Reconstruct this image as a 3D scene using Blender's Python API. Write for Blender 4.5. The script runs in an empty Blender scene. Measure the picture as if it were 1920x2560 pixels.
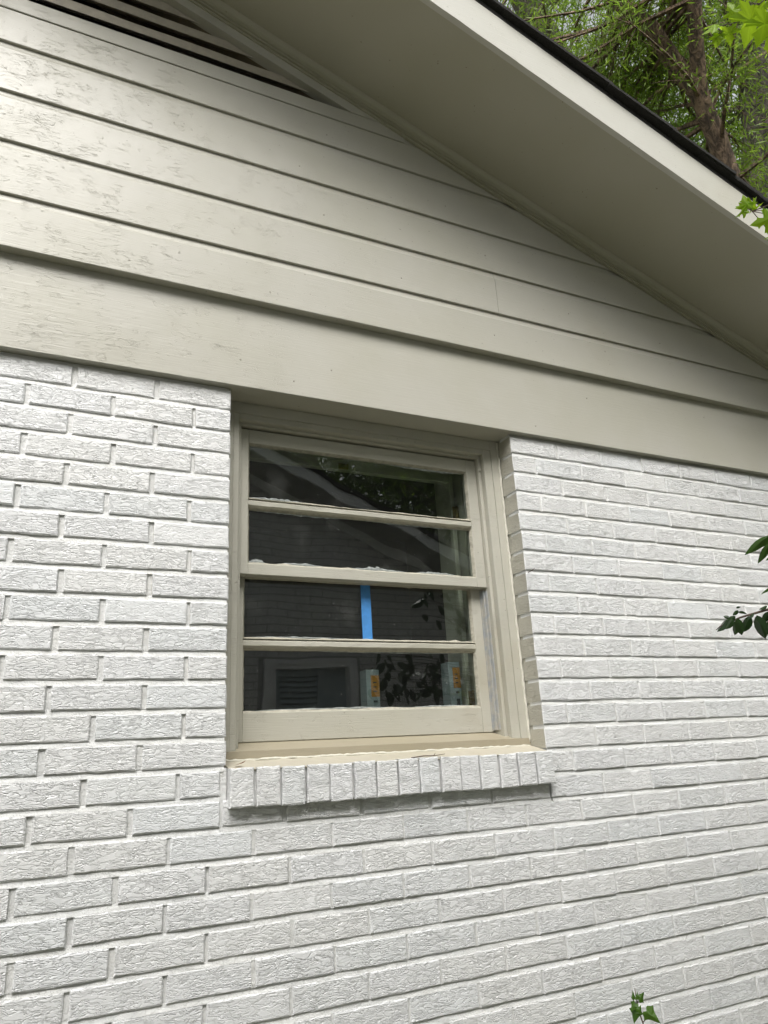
import bpy, bmesh, math, random
import numpy as np
from mathutils import Vector, Matrix
random.seed(7); rng = np.random.default_rng(11)
sc = bpy.context.scene
COL = sc.collection
V = Vector

# ------------------------------------------------------------------ camera
F_PX = 1820.9
CAM = V((-0.444, -1.8338, -0.0043))
YAW, PITCH, ROLL = math.radians(26.2547), math.radians(18.6751), math.radians(-3.1909)
fwd = V((math.sin(YAW)*math.cos(PITCH), math.cos(YAW)*math.cos(PITCH), math.sin(PITCH)))
rt0 = V((math.cos(YAW), -math.sin(YAW), 0)); up0 = rt0.cross(fwd)
rt = rt0*math.cos(ROLL) + up0*math.sin(ROLL); upv = -rt0*math.sin(ROLL) + up0*math.cos(ROLL)
cd = bpy.data.cameras.new('camera'); cam = bpy.data.objects.new('camera', cd); COL.objects.link(cam)
cam.matrix_world = Matrix(((rt.x, upv.x, -fwd.x, CAM.x), (rt.y, upv.y, -fwd.y, CAM.y), (rt.z, upv.z, -fwd.z, CAM.z), (0, 0, 0, 1)))
cd.sensor_fit = 'HORIZONTAL'; cd.sensor_width = 36.0; cd.lens = F_PX/1920*36.0
cd.clip_start = 0.05; cd.clip_end = 600
sc.camera = cam
def at(u, v, t):                       # a photo pixel at a given distance from the camera, as a place in the scene
    d = (fwd + rt*((u-960)/F_PX) - upv*((v-1280)/F_PX)).normalized()
    return CAM + d*t

# ------------------------------------------------------------------ world, sun, exposure
SUN_POS = V((-0.30, -0.72, 0.97)).normalized()
w = bpy.data.worlds.new('World'); sc.world = w; w.use_nodes = True
wn = w.node_tree.nodes; wl = w.node_tree.links; wn.clear()
sky = wn.new('ShaderNodeTexSky'); sky.sky_type = 'NISHITA'; sky.sun_disc = False
sky.sun_elevation = math.asin(SUN_POS.z); sky.sun_rotation = math.atan2(SUN_POS.x, SUN_POS.y)
sky.dust_density = 4.0; sky.air_density = 1.0; sky.ozone_density = 1.0
hs = wn.new('ShaderNodeHueSaturation'); hs.inputs['Saturation'].default_value = 0.16
bg = wn.new('ShaderNodeBackground'); bg.inputs['Strength'].default_value = 0.15
wo = wn.new('ShaderNodeOutputWorld')
wl.new(sky.outputs[0], hs.inputs['Color']); wl.new(hs.outputs[0], bg.inputs[0]); wl.new(bg.outputs[0], wo.inputs[0])
sl = bpy.data.lights.new('sun', 'SUN'); sl.energy = 1.2; sl.angle = math.radians(40); sl.color = (1.0, 0.97, 0.92)
so = bpy.data.objects.new('sun', sl); COL.objects.link(so)
so.rotation_euler = (-SUN_POS).to_track_quat('-Z', 'Y').to_euler()
vs = sc.view_settings; vs.view_transform = 'Standard'; vs.look = 'None'; vs.gamma = 1.0; vs.use_curve_mapping = False
vs.exposure = 0.97

# ------------------------------------------------------------------ node materials
class NT:
    def __init__(s, name):
        s.m = bpy.data.materials.new(name); s.m.use_nodes = True
        s.t = s.m.node_tree; s.n = s.t.nodes; s.n.clear()
        s.out = s.n.new('ShaderNodeOutputMaterial')
    def N(s, typ, **kw):
        n = s.n.new(typ)
        for k, v in kw.items():
            if k in n.inputs: s.put(n.inputs[k], v)
            else: setattr(n, k, v)
        return n
    def put(s, sock, v):
        if hasattr(v, 'is_linked') or isinstance(v, bpy.types.NodeSocket): s.t.links.new(v, sock)
        else: sock.default_value = v
    def math(s, op, a, b=0.0, c=0.0):
        n = s.n.new('ShaderNodeMath'); n.operation = op
        s.put(n.inputs[0], a); s.put(n.inputs[1], b); s.put(n.inputs[2], c); return n.outputs[0]
    def vmath(s, op, a, b=(0, 0, 0)):
        n = s.n.new('ShaderNodeVectorMath'); n.operation = op
        s.put(n.inputs[0], a)
        if op == 'SCALE': s.put(n.inputs['Scale'], b)
        else: s.put(n.inputs[1], b)
        return n.outputs[0]
    def ramp(s, x, a, b, lo=0.0, hi=1.0):
        n = s.n.new('ShaderNodeMapRange'); n.clamp = True; n.interpolation_type = 'SMOOTHSTEP'
        s.put(n.inputs['Value'], x); s.put(n.inputs['From Min'], a); s.put(n.inputs['From Max'], b)
        s.put(n.inputs['To Min'], lo); s.put(n.inputs['To Max'], hi); return n.outputs[0]
    def noise(s, vec, scale, detail=2.0, rough=0.5, dist=0.0, out=0):
        n = s.n.new('ShaderNodeTexNoise'); s.put(n.inputs['Vector'], vec)
        s.put(n.inputs['Scale'], scale); n.inputs['Detail'].default_value = detail
        n.inputs['Roughness'].default_value = rough; n.inputs['Distortion'].default_value = dist
        return n.outputs[out]
    def mix(s, fac, a, b):
        n = s.n.new('ShaderNodeMix'); n.data_type = 'RGBA'
        s.put(n.inputs[0], fac); s.put(n.inputs[6], a); s.put(n.inputs[7], b); return n.outputs[2]
    def bump(s, h, dist, strength=1.0, normal=None):
        n = s.n.new('ShaderNodeBump'); n.inputs['Distance'].default_value = dist
        s.put(n.inputs['Strength'], strength); s.put(n.inputs['Height'], h)
        if normal is not None: s.put(n.inputs['Normal'], normal)
        return n.outputs[0]
    def pbsdf(s, color, rough=0.5, normal=None, **kw):
        p = s.n.new('ShaderNodeBsdfPrincipled'); s.put(p.inputs['Base Color'], color); s.put(p.inputs['Roughness'], rough)
        for k, v in kw.items(): s.put(p.inputs[k], v)
        if normal is not None: s.put(p.inputs['Normal'], normal)
        s.t.links.new(p.outputs[0], s.out.inputs[0]); return p
    def pos(s): return s.N('ShaderNodeNewGeometry').outputs['Position']
    def rnd(s): return s.N('ShaderNodeObjectInfo').outputs['Random']

def C(r, g, b): return (r, g, b, 1.0)
M = {}
def mat_brick(name, mul=(1, 1, 1)):
    t = NT(name); p = t.pos(); r = t.rnd()
    off = t.N('ShaderNodeCombineXYZ', X=t.math('MULTIPLY', r, 13.0), Y=t.math('MULTIPLY', r, 7.0), Z=t.math('MULTIPLY', r, 5.0)).outputs[0]
    p2 = t.vmath('ADD', p, off)
    wv = t.vmath('SUBTRACT', t.noise(p2, 38.0, 2.0, 0.5, 0.0, 1), (0.5, 0.5, 0.5))
    p3 = t.vmath('ADD', p2, t.vmath('SCALE', wv, 0.012))
    st = t.vmath('MULTIPLY', p3, (36.0, 60.0, 135.0))
    n1 = t.noise(st, 1.0, 2.5, 0.55, 0.6)
    crease = t.math('ABSOLUTE', t.math('SUBTRACT', n1, 0.5))
    h1 = t.ramp(crease, 0.0, 0.055)
    n2 = t.noise(st, 0.62, 2.0, 0.5, 1.0)
    h2 = t.ramp(t.math('ABSOLUTE', t.math('SUBTRACT', n2, 0.47)), 0.0, 0.045)
    fine = t.noise(p2, 420.0, 2.0, 0.6)
    amt = t.ramp(t.noise(p2, 9.0, 1.0), 0.3, 0.7, 0.75, 1.05)
    smooth = t.ramp(t.math('FRACT', t.math('MULTIPLY', r, 37.0)), 0.0, 0.15, 0.55, 1.0)
    h = t.math('MULTIPLY', t.math('ADD', t.math('MULTIPLY', h1, 0.75), t.math('MULTIPLY', h2, 0.6)), t.math('MULTIPLY', amt, smooth))
    h = t.math('ADD', h, t.math('MULTIPLY', fine, 0.16))
    tint = t.mix(t.math('FRACT', t.math('MULTIPLY', r, 91.7)), C(0.80, 0.805, 0.81), C(0.815, 0.815, 0.805))
    tint = t.mix(t.math('MULTIPLY', t.ramp(t.math('FRACT', t.math('MULTIPLY', r, 53.3)), 0.6, 1.0), 0.5), tint, C(0.765, 0.79, 0.80))
    blot = t.ramp(t.noise(p2, 14.0, 3.0, 0.6), 0.52, 0.75)
    tint = t.mix(t.math('MULTIPLY', blot, 0.16), tint, C(0.73, 0.76, 0.78))
    speck = t.ramp(t.noise(p2, 160.0, 1.0), 0.80, 0.84)
    tint = t.mix(t.math('MULTIPLY', speck, 0.6), tint, C(0.35, 0.33, 0.30))
    tint = t.vmath('MULTIPLY', tint, mul)
    t.pbsdf(tint, 0.42, t.bump(h, 0.0020, 1.0))
    return t.m
M['brick'] = mat_brick('white_painted_brick')
M['brickbeige'] = mat_brick('greige_painted_brick', (0.60, 0.575, 0.49))

def mat_mortar():
    t = NT('white_painted_mortar'); p = t.pos()
    n = t.noise(p, 55.0, 4.0, 0.6); n2 = t.noise(p, 6.0, 2.0)
    col = t.mix(t.ramp(n2, 0.35, 0.65), C(0.69, 0.69, 0.67), C(0.655, 0.66, 0.65))
    col = t.mix(t.math('MULTIPLY', t.ramp(t.noise(p, 24.0, 4.0, 0.7), 0.58, 0.75), 0.35), col, C(0.50, 0.48, 0.42))
    t.pbsdf(col, 0.6, t.bump(t.math('ADD', n, t.math('MULTIPLY', t.noise(p, 210.0, 2.0, 0.6), 0.4)), 0.005, 0.8)); return t.m
M['mortar'] = mat_mortar()

def mat_paint(name, col, crack=1.0, rough=0.34, dirt=0.12, stain=(0.36, 0.30, 0.20), bump=0.0012, spec=0.5, even=False):
    t = NT(name); p = t.pos(); sep = t.N('ShaderNodeSeparateXYZ', Vector=p)
    X, Z = sep.outputs[0], sep.outputs[2]
    st = t.vmath('MULTIPLY', p, (11.0, 30.0, 46.0))
    a = t.noise(st, 1.0, 2.0, 0.5, 1.6)
    line = t.ramp(t.math('ABSOLUTE', t.math('SUBTRACT', a, 0.5)), 0.0, 0.012, 1.0, 0.0)
    b = t.noise(t.vmath('MULTIPLY', p, (14.0, 40.0, 105.0)), 1.0, 2.0, 0.5, 1.0)
    line2 = t.ramp(t.math('ABSOLUTE', t.math('SUBTRACT', b, 0.52)), 0.0, 0.016, 1.0, 0.0)
    zone = t.ramp(t.math('ADD', X, t.math('MULTIPLY', t.math('SUBTRACT', t.noise(p, 2.2, 2.0), 0.5), 1.6)), -0.3, 0.8, 1.0, 0.06)
    if even: zone = 0.8
    patch = t.ramp(t.noise(p, 16.0, 3.0, 0.7), 0.50, 0.60)
    patch2 = t.ramp(t.noise(p, 11.0, 3.0, 0.7, 0.0, 1), 0.50, 0.60)
    cr = t.math('MULTIPLY', t.math('MAXIMUM', t.math('MULTIPLY', line, patch), t.math('MULTIPLY', line2, patch2)), t.math('MULTIPLY', zone, crack))
    grain = t.noise(t.vmath('MULTIPLY', p, (10.0, 60.0, 300.0)), 1.0, 3.0, 0.6)
    wob = t.noise(p, 11.0, 2.0)
    h = t.math('ADD', t.math('MULTIPLY', grain, 0.42), t.math('MULTIPLY', wob, 0.9))
    h = t.math('SUBTRACT', h, t.math('MULTIPLY', cr, 0.45))
    c2 = tuple(x*0.95 for x in col[:2]) + (col[2]*0.92,)
    base = t.mix(t.ramp(t.noise(p, 3.1, 3.0), 0.35, 0.7), C(*col), C(*c2))
    base = t.mix(t.math('MULTIPLY', t.ramp(t.noise(p, 2.0, 4.0, 0.65), 0.55, 0.8), dirt), base, C(*stain))
    spk = t.ramp(t.noise(t.vmath('MULTIPLY', p, (1.0, 1.0, 1.7)), 95.0, 1.0, 0.5), 0.775, 0.80)
    base = t.mix(t.math('MULTIPLY', spk, 0.7), base, C(0.17, 0.145, 0.11))
    base = t.mix(t.math('MULTIPLY', cr, 0.12), base, C(0.24, 0.215, 0.17))
    chip = t.ramp(t.noise(t.vmath('MULTIPLY', p, (1.0, 1.0, 1.6)), 34.0, 3.0, 0.7), 0.765, 0.775)
    chip = t.math('MULTIPLY', t.math('MULTIPLY', chip, zone), crack)
    base = t.mix(t.math('MULTIPLY', chip, 0.75), base, C(0.30, 0.28, 0.24))
    h = t.math('SUBTRACT', h, t.math('MULTIPLY', chip, 0.9))
    rg = t.ramp(t.noise(p, 5.0, 3.0), 0.2, 0.8, rough-0.02, rough+0.06)
    t.pbsdf(base, rg, t.bump(h, bump, 1.0), **{'Specular IOR Level': spec}); return t.m
BEIGE = (0.485, 0.47, 0.415)
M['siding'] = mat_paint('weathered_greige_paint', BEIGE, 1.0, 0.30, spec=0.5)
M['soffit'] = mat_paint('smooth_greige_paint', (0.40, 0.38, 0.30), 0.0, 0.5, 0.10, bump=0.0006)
M['trim'] = mat_paint('window_greige_paint', (0.485, 0.47, 0.405), 0.9, 0.40, 0.3, bump=0.0016, even=True)
M['sillpaint'] = mat_paint('stained_sill_paint', (0.36, 0.32, 0.235), 0.8, 0.5, 0.85, (0.26, 0.18, 0.09), even=True)
M['fascia'] = mat_paint('fascia_paint', (0.53, 0.52, 0.47), 0.6, 0.42, 0.15, even=True)
M['wash'] = mat_paint('cream_sill_wash', (0.50, 0.465, 0.38), 0.5, 0.6, 0.5, (0.40, 0.31, 0.19), 0.004, even=True)
def plain(name, col, rough=0.6, nscale=20.0, amt=0.3, bump=0.002, col2=None, **kw):
    t = NT(name); p = t.pos(); n = t.noise(p, nscale, 4.0, 0.6)
    c2 = col2 or tuple(x*(1-amt) for x in col)
    t.pbsdf(t.mix(t.ramp(n, 0.35, 0.65), C(*col), C(*c2)), rough, t.bump(n, bump, 0.7), **kw); return t.m
M['caulk'] = plain('white_caulk', (0.68, 0.66, 0.57), 0.6, 60, 0.15)
M['putty'] = plain('old_putty', (0.45, 0.425, 0.345), 0.6, 70, 0.25, 0.003)
M['smear'] = plain('dried_paint_smear', (0.38, 0.41, 0.40), 0.6, 120, 0.35, 0.002)
M['strip'] = plain('grey_weatherstrip', (0.33, 0.35, 0.37), 0.35, 40, 0.35, 0.002, col2=(0.45, 0.43, 0.38))
M['shingle'] = plain('dark_asphalt_shingle', (0.030, 0.028, 0.026), 0.95, 260, 0.5, 0.004)
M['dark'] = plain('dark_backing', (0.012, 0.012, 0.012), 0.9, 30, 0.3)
M['slat'] = plain('dusty_slat_paint', (0.42, 0.38, 0.31), 0.55, 30, 0.15, 0.002)
M['reveal'] = plain('dusty_brown_reveal', (0.22, 0.185, 0.13), 0.7, 18, 0.2, 0.002)
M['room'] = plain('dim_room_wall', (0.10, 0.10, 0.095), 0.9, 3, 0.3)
M['lining'] = plain('inner_frame_paint', (0.44, 0.45, 0.36), 0.5, 12, 0.12, 0.001)
M['brass'] = plain('tarnished_brass', (0.30, 0.22, 0.08), 0.4, 90, 0.4, 0.001, Metallic=0.7)
M['ground'] = plain('leaf_litter_ground', (0.18, 0.155, 0.11), 0.9, 14, 0.4, 0.03, col2=(0.10, 0.125, 0.06))
M['nbrick'] = plain('neighbour_white_brick', (0.68, 0.68, 0.67), 0.6, 40, 0.10, 0.004)
M['nmortar'] = plain('neighbour_mortar', (0.34, 0.34, 0.33), 0.8, 40, 0.1)
M['nwhite'] = plain('neighbour_white_trim', (0.84, 0.85, 0.86), 0.5, 8, 0.06)
M['nsoffit'] = plain('neighbour_soffit', (0.40, 0.40, 0.38), 0.6, 8, 0.06)
M['shutter'] = plain('grey_shutter_paint', (0.36, 0.42, 0.44), 0.5, 10, 0.1)
M['tape'] = plain('blue_masking_tape', (0.07, 0.28, 0.66), 0.55, 60, 0.12, 0.0006)
M['carton'] = plain('pale_carton', (0.27, 0.34, 0.36), 0.6, 8, 0.1)
M['orange'] = plain('orange_label', (0.45, 0.20, 0.02), 0.6, 30, 0.15)
M['ink'] = plain('dark_print', (0.06, 0.06, 0.07), 0.6)
M['twig'] = plain('thin_twig', (0.09, 0.06, 0.04), 0.8, 90, 0.3)
M['deadleaf'] = plain('dead_leaf', (0.34, 0.15, 0.06), 0.7, 80, 0.3)
M['nail'] = plain('painted_nail', (0.40, 0.37, 0.31), 0.5, 80, 0.3)
def mat_bark(name, a, b):
    t = NT(name); p = t.pos()
    n = t.noise(t.vmath('MULTIPLY', p, (1.0, 1.0, 0.16)), 17.0, 6.0, 0.72, 0.8)
    t.pbsdf(t.mix(t.ramp(n, 0.38, 0.62), C(*a), C(*b)), 0.9, t.bump(n, 0.08, 1.0)); return t.m
M['bark'] = mat_bark('brown_bark', (0.08, 0.056, 0.038), (0.34, 0.235, 0.155))
M['greybark'] = mat_bark('grey_bark', (0.07, 0.06, 0.05), (0.27, 0.235, 0.20))
def mat_leaf(name, a, b, trans=0.45, rough=0.4, spec=0.4, tcol=None):
    t = NT(name); p = t.pos(); r = t.rnd()
    n = t.noise(p, 3.0, 3.0, 0.7)
    k = t.math('ADD', t.math('MULTIPLY', n, 0.8), t.math('MULTIPLY', r, 0.25))
    col = t.mix(t.ramp(k, 0.3, 0.75), C(*a), C(*b))
    pr = t.n.new('ShaderNodeBsdfPrincipled'); t.put(pr.inputs['Base Color'], col); pr.inputs['Roughness'].default_value = rough
    pr.inputs['Specular IOR Level'].default_value = spec
    tr = t.n.new('ShaderNodeBsdfTranslucent')
    t.put(tr.inputs[0], C(*tcol) if tcol else col)
    mx = t.n.new('ShaderNodeMixShader'); mx.inputs[0].default_value = trans
    t.t.links.new(pr.outputs[0], mx.inputs[1]); t.t.links.new(tr.outputs[0], mx.inputs[2]); t.t.links.new(mx.outputs[0], t.out.inputs[0])
    return t.m
M['oakleaf'] = mat_leaf('narrow_oak_leaf', (0.08, 0.16, 0.015), (0.25, 0.37, 0.04), 0.6, 0.45)
M['farleaf'] = mat_leaf('far_tree_leaf', (0.08, 0.15, 0.016), (0.22, 0.33, 0.035), 0.6, 0.5)
M['mapleleaf'] = mat_leaf('bright_maple_leaf', (0.16, 0.30, 0.015), (0.26, 0.40, 0.02), 0.6, 0.4, 0.3, (0.34, 0.50, 0.02))
M['camleaf'] = mat_leaf('glossy_dark_leaf', (0.014, 0.035, 0.010), (0.03, 0.062, 0.016), 0.15, 0.25, 0.5)
M['lanceleaf'] = mat_leaf('lance_leaf', (0.035, 0.085, 0.012), (0.06, 0.12, 0.02), 0.35, 0.35)
M['ivyleaf'] = mat_leaf('ivy_leaf', (0.045, 0.11, 0.012), (0.09, 0.18, 0.02), 0.35, 0.4)
def mat_glass():
    t = NT('old_window_glass'); p = t.pos()
    n = t.noise(t.vmath('MULTIPLY', p, (1.0, 1.0, 0.6)), 5.0, 1.0)
    nb = t.bump(n, 0.0022, 0.5)
    fc = t.n.new('ShaderNodeLayerWeight'); fc.inputs[0].default_value = 0.5
    s5 = t.math('POWER', fc.outputs['Facing'], 5.0)
    fr = t.math('ADD', 0.075, t.math('MULTIPLY', s5, 0.9))
    tr = t.N('ShaderNodeBsdfTransparent'); tr.inputs[0].default_value = C(0.90, 0.93, 0.91)
    gl = t.N('ShaderNodeBsdfGlossy'); gl.inputs['Roughness'].default_value = 0.0; t.put(gl.inputs['Normal'], nb)
    mx = t.n.new('ShaderNodeMixShader'); t.put(mx.inputs[0], fr)
    t.t.links.new(tr.outputs[0], mx.inputs[1]); t.t.links.new(gl.outputs[0], mx.inputs[2])
    dust = t.N('ShaderNodeBsdfDiffuse'); dust.inputs[0].default_value = C(0.6, 0.6, 0.58)
    m2 = t.n.new('ShaderNodeMixShader')
    d1 = t.ramp(t.noise(p, 9.0, 4.0, 0.7), 0.5, 0.85, 0.004, 0.05)
    sp = t.ramp(t.noise(p, 230.0, 0.0), 0.865, 0.875, 0.0, 0.6)
    t.put(m2.inputs[0], t.math('MAXIMUM', d1, sp))
    t.t.links.new(mx.outputs[0], m2.inputs[1]); t.t.links.new(dust.outputs[0], m2.inputs[2]); t.t.links.new(m2.outputs[0], t.out.inputs[0])
    return t.m
M['glass'] = mat_glass()

# ------------------------------------------------------------------ mesh helpers
class MB:
    def __init__(s): s.v = []; s.f = []
    def add(s, vs, fs):
        o = len(s.v); s.v += [tuple(x) for x in vs]; s.f += [tuple(i+o for i in f) for f in fs]; return s
    def box(s, x0, x1, y0, y1, z0, z1):
        return s.add([(x0, y0, z0), (x1, y0, z0), (x1, y1, z0), (x0, y1, z0), (x0, y0, z1), (x1, y0, z1), (x1, y1, z1), (x0, y1, z1)],
                     [(0, 3, 2, 1), (4, 5, 6, 7), (0, 1, 5, 4), (1, 2, 6, 5), (2, 3, 7, 6), (3, 0, 4, 7)])
    def sweep(s, rows):                       # rows: list of equally long closed rings of points
        n = len(rows[0]); vs = [p for r in rows for p in r]; fs = []
        for i in range(len(rows)-1):
            for j in range(n):
                fs.append((i*n+j, i*n+(j+1) % n, (i+1)*n+(j+1) % n, (i+1)*n+j))
        fs.append(tuple(range(n-1, -1, -1))); fs.append(tuple((len(rows)-1)*n+j for j in range(n)))
        return s.add(vs, fs)
    def tube(s, pts, rads, n=6):
        rows = []; pts = [V(p) for p in pts]
        for i, p in enumerate(pts):
            d = (pts[min(i+1, len(pts)-1)] - pts[max(i-1, 0)]).normalized()
            a = d.orthogonal().normalized() if i == 0 else (a - d*a.dot(d)).normalized()
            b = d.cross(a)
            r = rads[i] if isinstance(rads, (list, tuple)) else rads
            rows.append([p + (a*math.cos(2*math.pi*k/n) + b*math.sin(2*math.pi*k/n))*r for k in range(n)])
        return s.sweep(rows)
    def mesh(s, name, smooth=False, bevel=0.0):
        me = bpy.data.meshes.new(name); me.from_pydata(s.v, [], s.f)
        bm = bmesh.new(); bm.from_mesh(me); bmesh.ops.recalc_face_normals(bm, faces=bm.faces)
        if bevel: bmesh.ops.bevel(bm, geom=bm.edges[:], offset=bevel, segments=1, affect='EDGES', clamp_overlap=True)
        if smooth:
            for f in bm.faces: f.smooth = True
        bm.to_mesh(me); bm.free(); return me
    def build(s, name, mat, parent=None, smooth=False, bevel=0.0, **tags):
        return link(name, s.mesh(name, smooth, bevel), mat, parent, **tags)
def link(name, me, mat=None, parent=None, **tags):
    if mat is not None and not me.materials: me.materials.append(M[mat])
    o = bpy.data.objects.new(name, me); COL.objects.link(o)
    if parent is not None: o.parent = parent
    for k, v in tags.items(): o[k] = v
    return o
def thing(name, label, cat, group=None, loc=(0, 0, 0)):
    o = bpy.data.objects.new(name, None); COL.objects.link(o); o.location = loc; o.empty_display_size = 0.1
    o['label'] = label; o['category'] = cat
    if group: o['group'] = group
    return o
J = lambda a: random.uniform(-a, a)

# ================================================================== ground
GZ = -1.55
g = MB(); n = 40
g.add([(-200, -200, GZ), (200, -200, GZ), (200, 200, GZ), (-200, 200, GZ)], [(0, 1, 2, 3)])
g.build('ground', 'ground', kind='structure')

# ================================================================== the house
house = thing('house', 'white painted brick house with greige gable siding, wide soffit and double-hung window', 'house', loc=(0, 0, 0))
PC = 0.0677; BH = 0.0562; W = 0.951
XL, XR = -5.55, 2.95
SL = -0.351; RIDGE = -1.3
def rz(x, z0): return z0 + SL*x if x >= RIDGE else z0 + SL*(2*RIDGE-x)
zbot = lambda k: (15-k)*PC

J_L = {1: [-.4083, -.2023], 2: [-.5135, -.311, -.1015], 3: [-.4091, -.201], 4: [-.5088, -.3025, -.1012], 5: [-.409, -.2031], 6: [-.5099, -.3094, -.1064],
       7: [-.4078, -.1981], 8: [-.5112, -.3065, -.102], 9: [-.3983, -.1961], 10: [-.5056, -.3015, -.0994], 11: [-.3978, -.1973], 12: [-.5019, -.2966, -.1005],
       13: [-.4013, -.1951], 14: [-.5080, -.3043, -.1017], 15: [-.404, -.1988], 16: [-.5160, -.3141, -.1102], 17: [-.4155, -.2118]}
J_R = {1: [1.1423, 1.3403, 1.5347, 1.7279, 1.9234, 2.1207], 2: [1.0449, 1.2398, 1.439, 1.6402, 1.8388, 2.0301], 3: [1.1465, 1.3406, 1.5368, 1.736, 1.9358, 2.1289],
       4: [1.045, 1.2349, 1.4327, 1.6251, 1.8234, 2.0236], 5: [1.1462, 1.3455, 1.5388, 1.7394, 1.9288], 6: [1.0457, 1.2405, 1.4321, 1.635, 1.8199, 2.016],
       7: [1.1452, 1.3409, 1.5429, 1.7389, 1.9291], 8: [1.0388, 1.2354, 1.4369, 1.6325, 1.8225], 9: [1.1469, 1.3408, 1.5378, 1.7312], 10: [1.0381, 1.2369, 1.4296, 1.6198],
       11: [1.1442, 1.3404, 1.539, 1.7345, 1.9342], 12: [1.04, 1.2346, 1.4298, 1.6277], 13: [1.1441, 1.3487, 1.5413], 14: [1.043, 1.2363, 1.4351, 1.6285, 1.8267],
       15: [1.1431, 1.3374, 1.533, 1.7278], 16: [1.0443, 1.2426, 1.4354, 1.632, 1.8326], 17: [1.1459, 1.3397, 1.5423, 1.7396]}
J_B = {18: [-.3285, -.1259, .0699, .2694, .4682, .661, .8551, 1.0531, 1.2504, 1.4374, 1.6421], 19: [-.4349, -.2339, -.0368, .1583, .3523, .5459, .7422, .9414, 1.1383, 1.3373, 1.537],
       20: [-.3206, -.128, .0655, .2632, .4589, .6535, .8506, 1.0429, 1.235, 1.4344, 1.6308], 21: [-.4253, -.2342, -.0351, .1627, .3593, .5577, .7517, .9439, 1.139, 1.3407, 1.5342],
       22: [-.3167, -.1223, .0712, .2673, .4595, .6588, .8529, 1.0495, 1.2471, 1.4382, 1.6378], 23: [-.4300, -.2330, -.036, .1585, .3524, .5477, .7443, .9382, 1.1328, 1.3324, 1.5317],
       24: [-.3150, -.1200, .0690, .2563, .4546, .6530, .8491, 1.0475, 1.2451, 1.4433, 1.6393], 25: [-.4280, -.2320, -.0350, .1600, .3540, .5500, .7480, .9457, 1.1459, 1.3421, 1.5373],
       26: [-.3160, -.1210, .0700, .2610, .4560, .6560, .8480, 1.0456, 1.2386, 1.4314, 1.6255]}
def extend(js, lo, hi):
    js = sorted(js)
    while js[-1] + 0.2 < hi: js.append(js[-1] + 0.1965 + J(0.002))
    while js[0] - 0.2 > lo: js.insert(0, js[0] - (0.204 if js[0] < 0 else 0.1965) + J(0.002))
    return js
# brick outline meshes, shared by alike bricks
BD = 0.095
def brick_mesh(wd, ht, seed, dp=BD, nx=7, nz=2):
    r = random.Random(seed); jj = lambda a: r.uniform(-a, a)
    ring = []
    for i in range(nx): ring.append((wd*i/nx, 0))
    for i in range(nz): ring.append((wd, ht*i/nz))
    for i in range(nx): ring.append((wd*(1-i/nx), ht))
    for i in range(nz): ring.append((0, ht*(1-i/nz)))
    n = len(ring); cx, cz = wd/2, ht/2; vs = []; fs = []
    A = []; B = []
    for (x, z) in ring:
        a = (x+jj(.0009), .0022+jj(.0007), z+jj(.0011)); A.append(a)
        ix = min(max(a[0], .0028), wd-.0028); iz = min(max(a[2], .0030), ht-.0030)
        B.append((ix+jj(.0006), jj(.0007), iz+jj(.0006)))
    vs = [(x, dp, z) for x, z in ring] + A + B
    for j in range(n):
        k = (j+1) % n
        fs.append((j, k, n+k, n+j)); fs.append((n+j, n+k, 2*n+k, 2*n+j))
    # face: strips between bottom and top inner points
    bot = [2*n+i for i in range(nx+1)]; top = [2*n+(2*nx+nz-i) for i in range(nx+1)]
    lm = [2*n + (2*nx+nz+nz-1-q) for q in range(nz-1)]; rm = [2*n+nx+1+q for q in range(nz-1)]
    for i in range(nx):
        a, b = bot[i], bot[i+1]; c, d = top[i+1], top[i]
        f = [a, b]
        if i == nx-1: f += rm
        f += [c, d]
        if i == 0: f += lm[::-1]
        fs.append(tuple(f))
    me = bpy.data.meshes.new('brick'); me.from_pydata(vs, [], fs)
    bm = bmesh.new(); bm.from_mesh(me); bmesh.ops.recalc_face_normals(bm, faces=bm.faces); bm.to_mesh(me); bm.free()
    me.materials.append(M['brick']); return me
POOL_S = [brick_mesh(0.19, BH, i) for i in range(14)]
def beige_ends(pool):
    out = []
    for me in pool:
        q = me.copy(); q.materials.append(M['brickbeige'])
        for f in q.polygons:
            if abs(f.normal.x) > 0.9: f.material_index = 1
        out.append(q)
    return out
POOL_H = [brick_mesh(0.094, BH, 50+i, nx=4) for i in range(8)]
POOL_SJ, POOL_HJ = beige_ends(POOL_S), beige_ends(POOL_H)
# mortar bed: recessed core with an opening, one struck bed joint per course, head joint fills
mo = MB()
ZB = GZ; ZT = 1.0148; CORE = 0.0105
OPX0, OPX1, OPZ = -0.0062, W+0.0062, -0.014
mo.box(XL+.01, OPX0, CORE, .20, ZB, ZT); mo.box(OPX1, XR-.01, CORE, .20, ZB, ZT); mo.box(OPX0, OPX1, CORE, .20, ZB, OPZ)
bricks = []
def bed(x0, x1, zt, zb, ytop, ybot):        # weathered joint: deep under the upper brick, nearly flush on the lower one
    nseg = max(2, int((x1-x0)/0.045)); rows = []
    for i in range(nseg+1):
        x = x0+(x1-x0)*i/nseg
        yt, yb = ytop+J(.0012), ybot+J(.0012); zm = (zt+zb)/2+J(.001)
        rows.append([(x, yt, zt+.002), (x, (yt*.55+yb*.45)+J(.0006), zm), (x, yb, zb-.0015), (x, .06, zb-.0015), (x, .06, zt+.002)])
    mo.sweep(rows)
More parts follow.
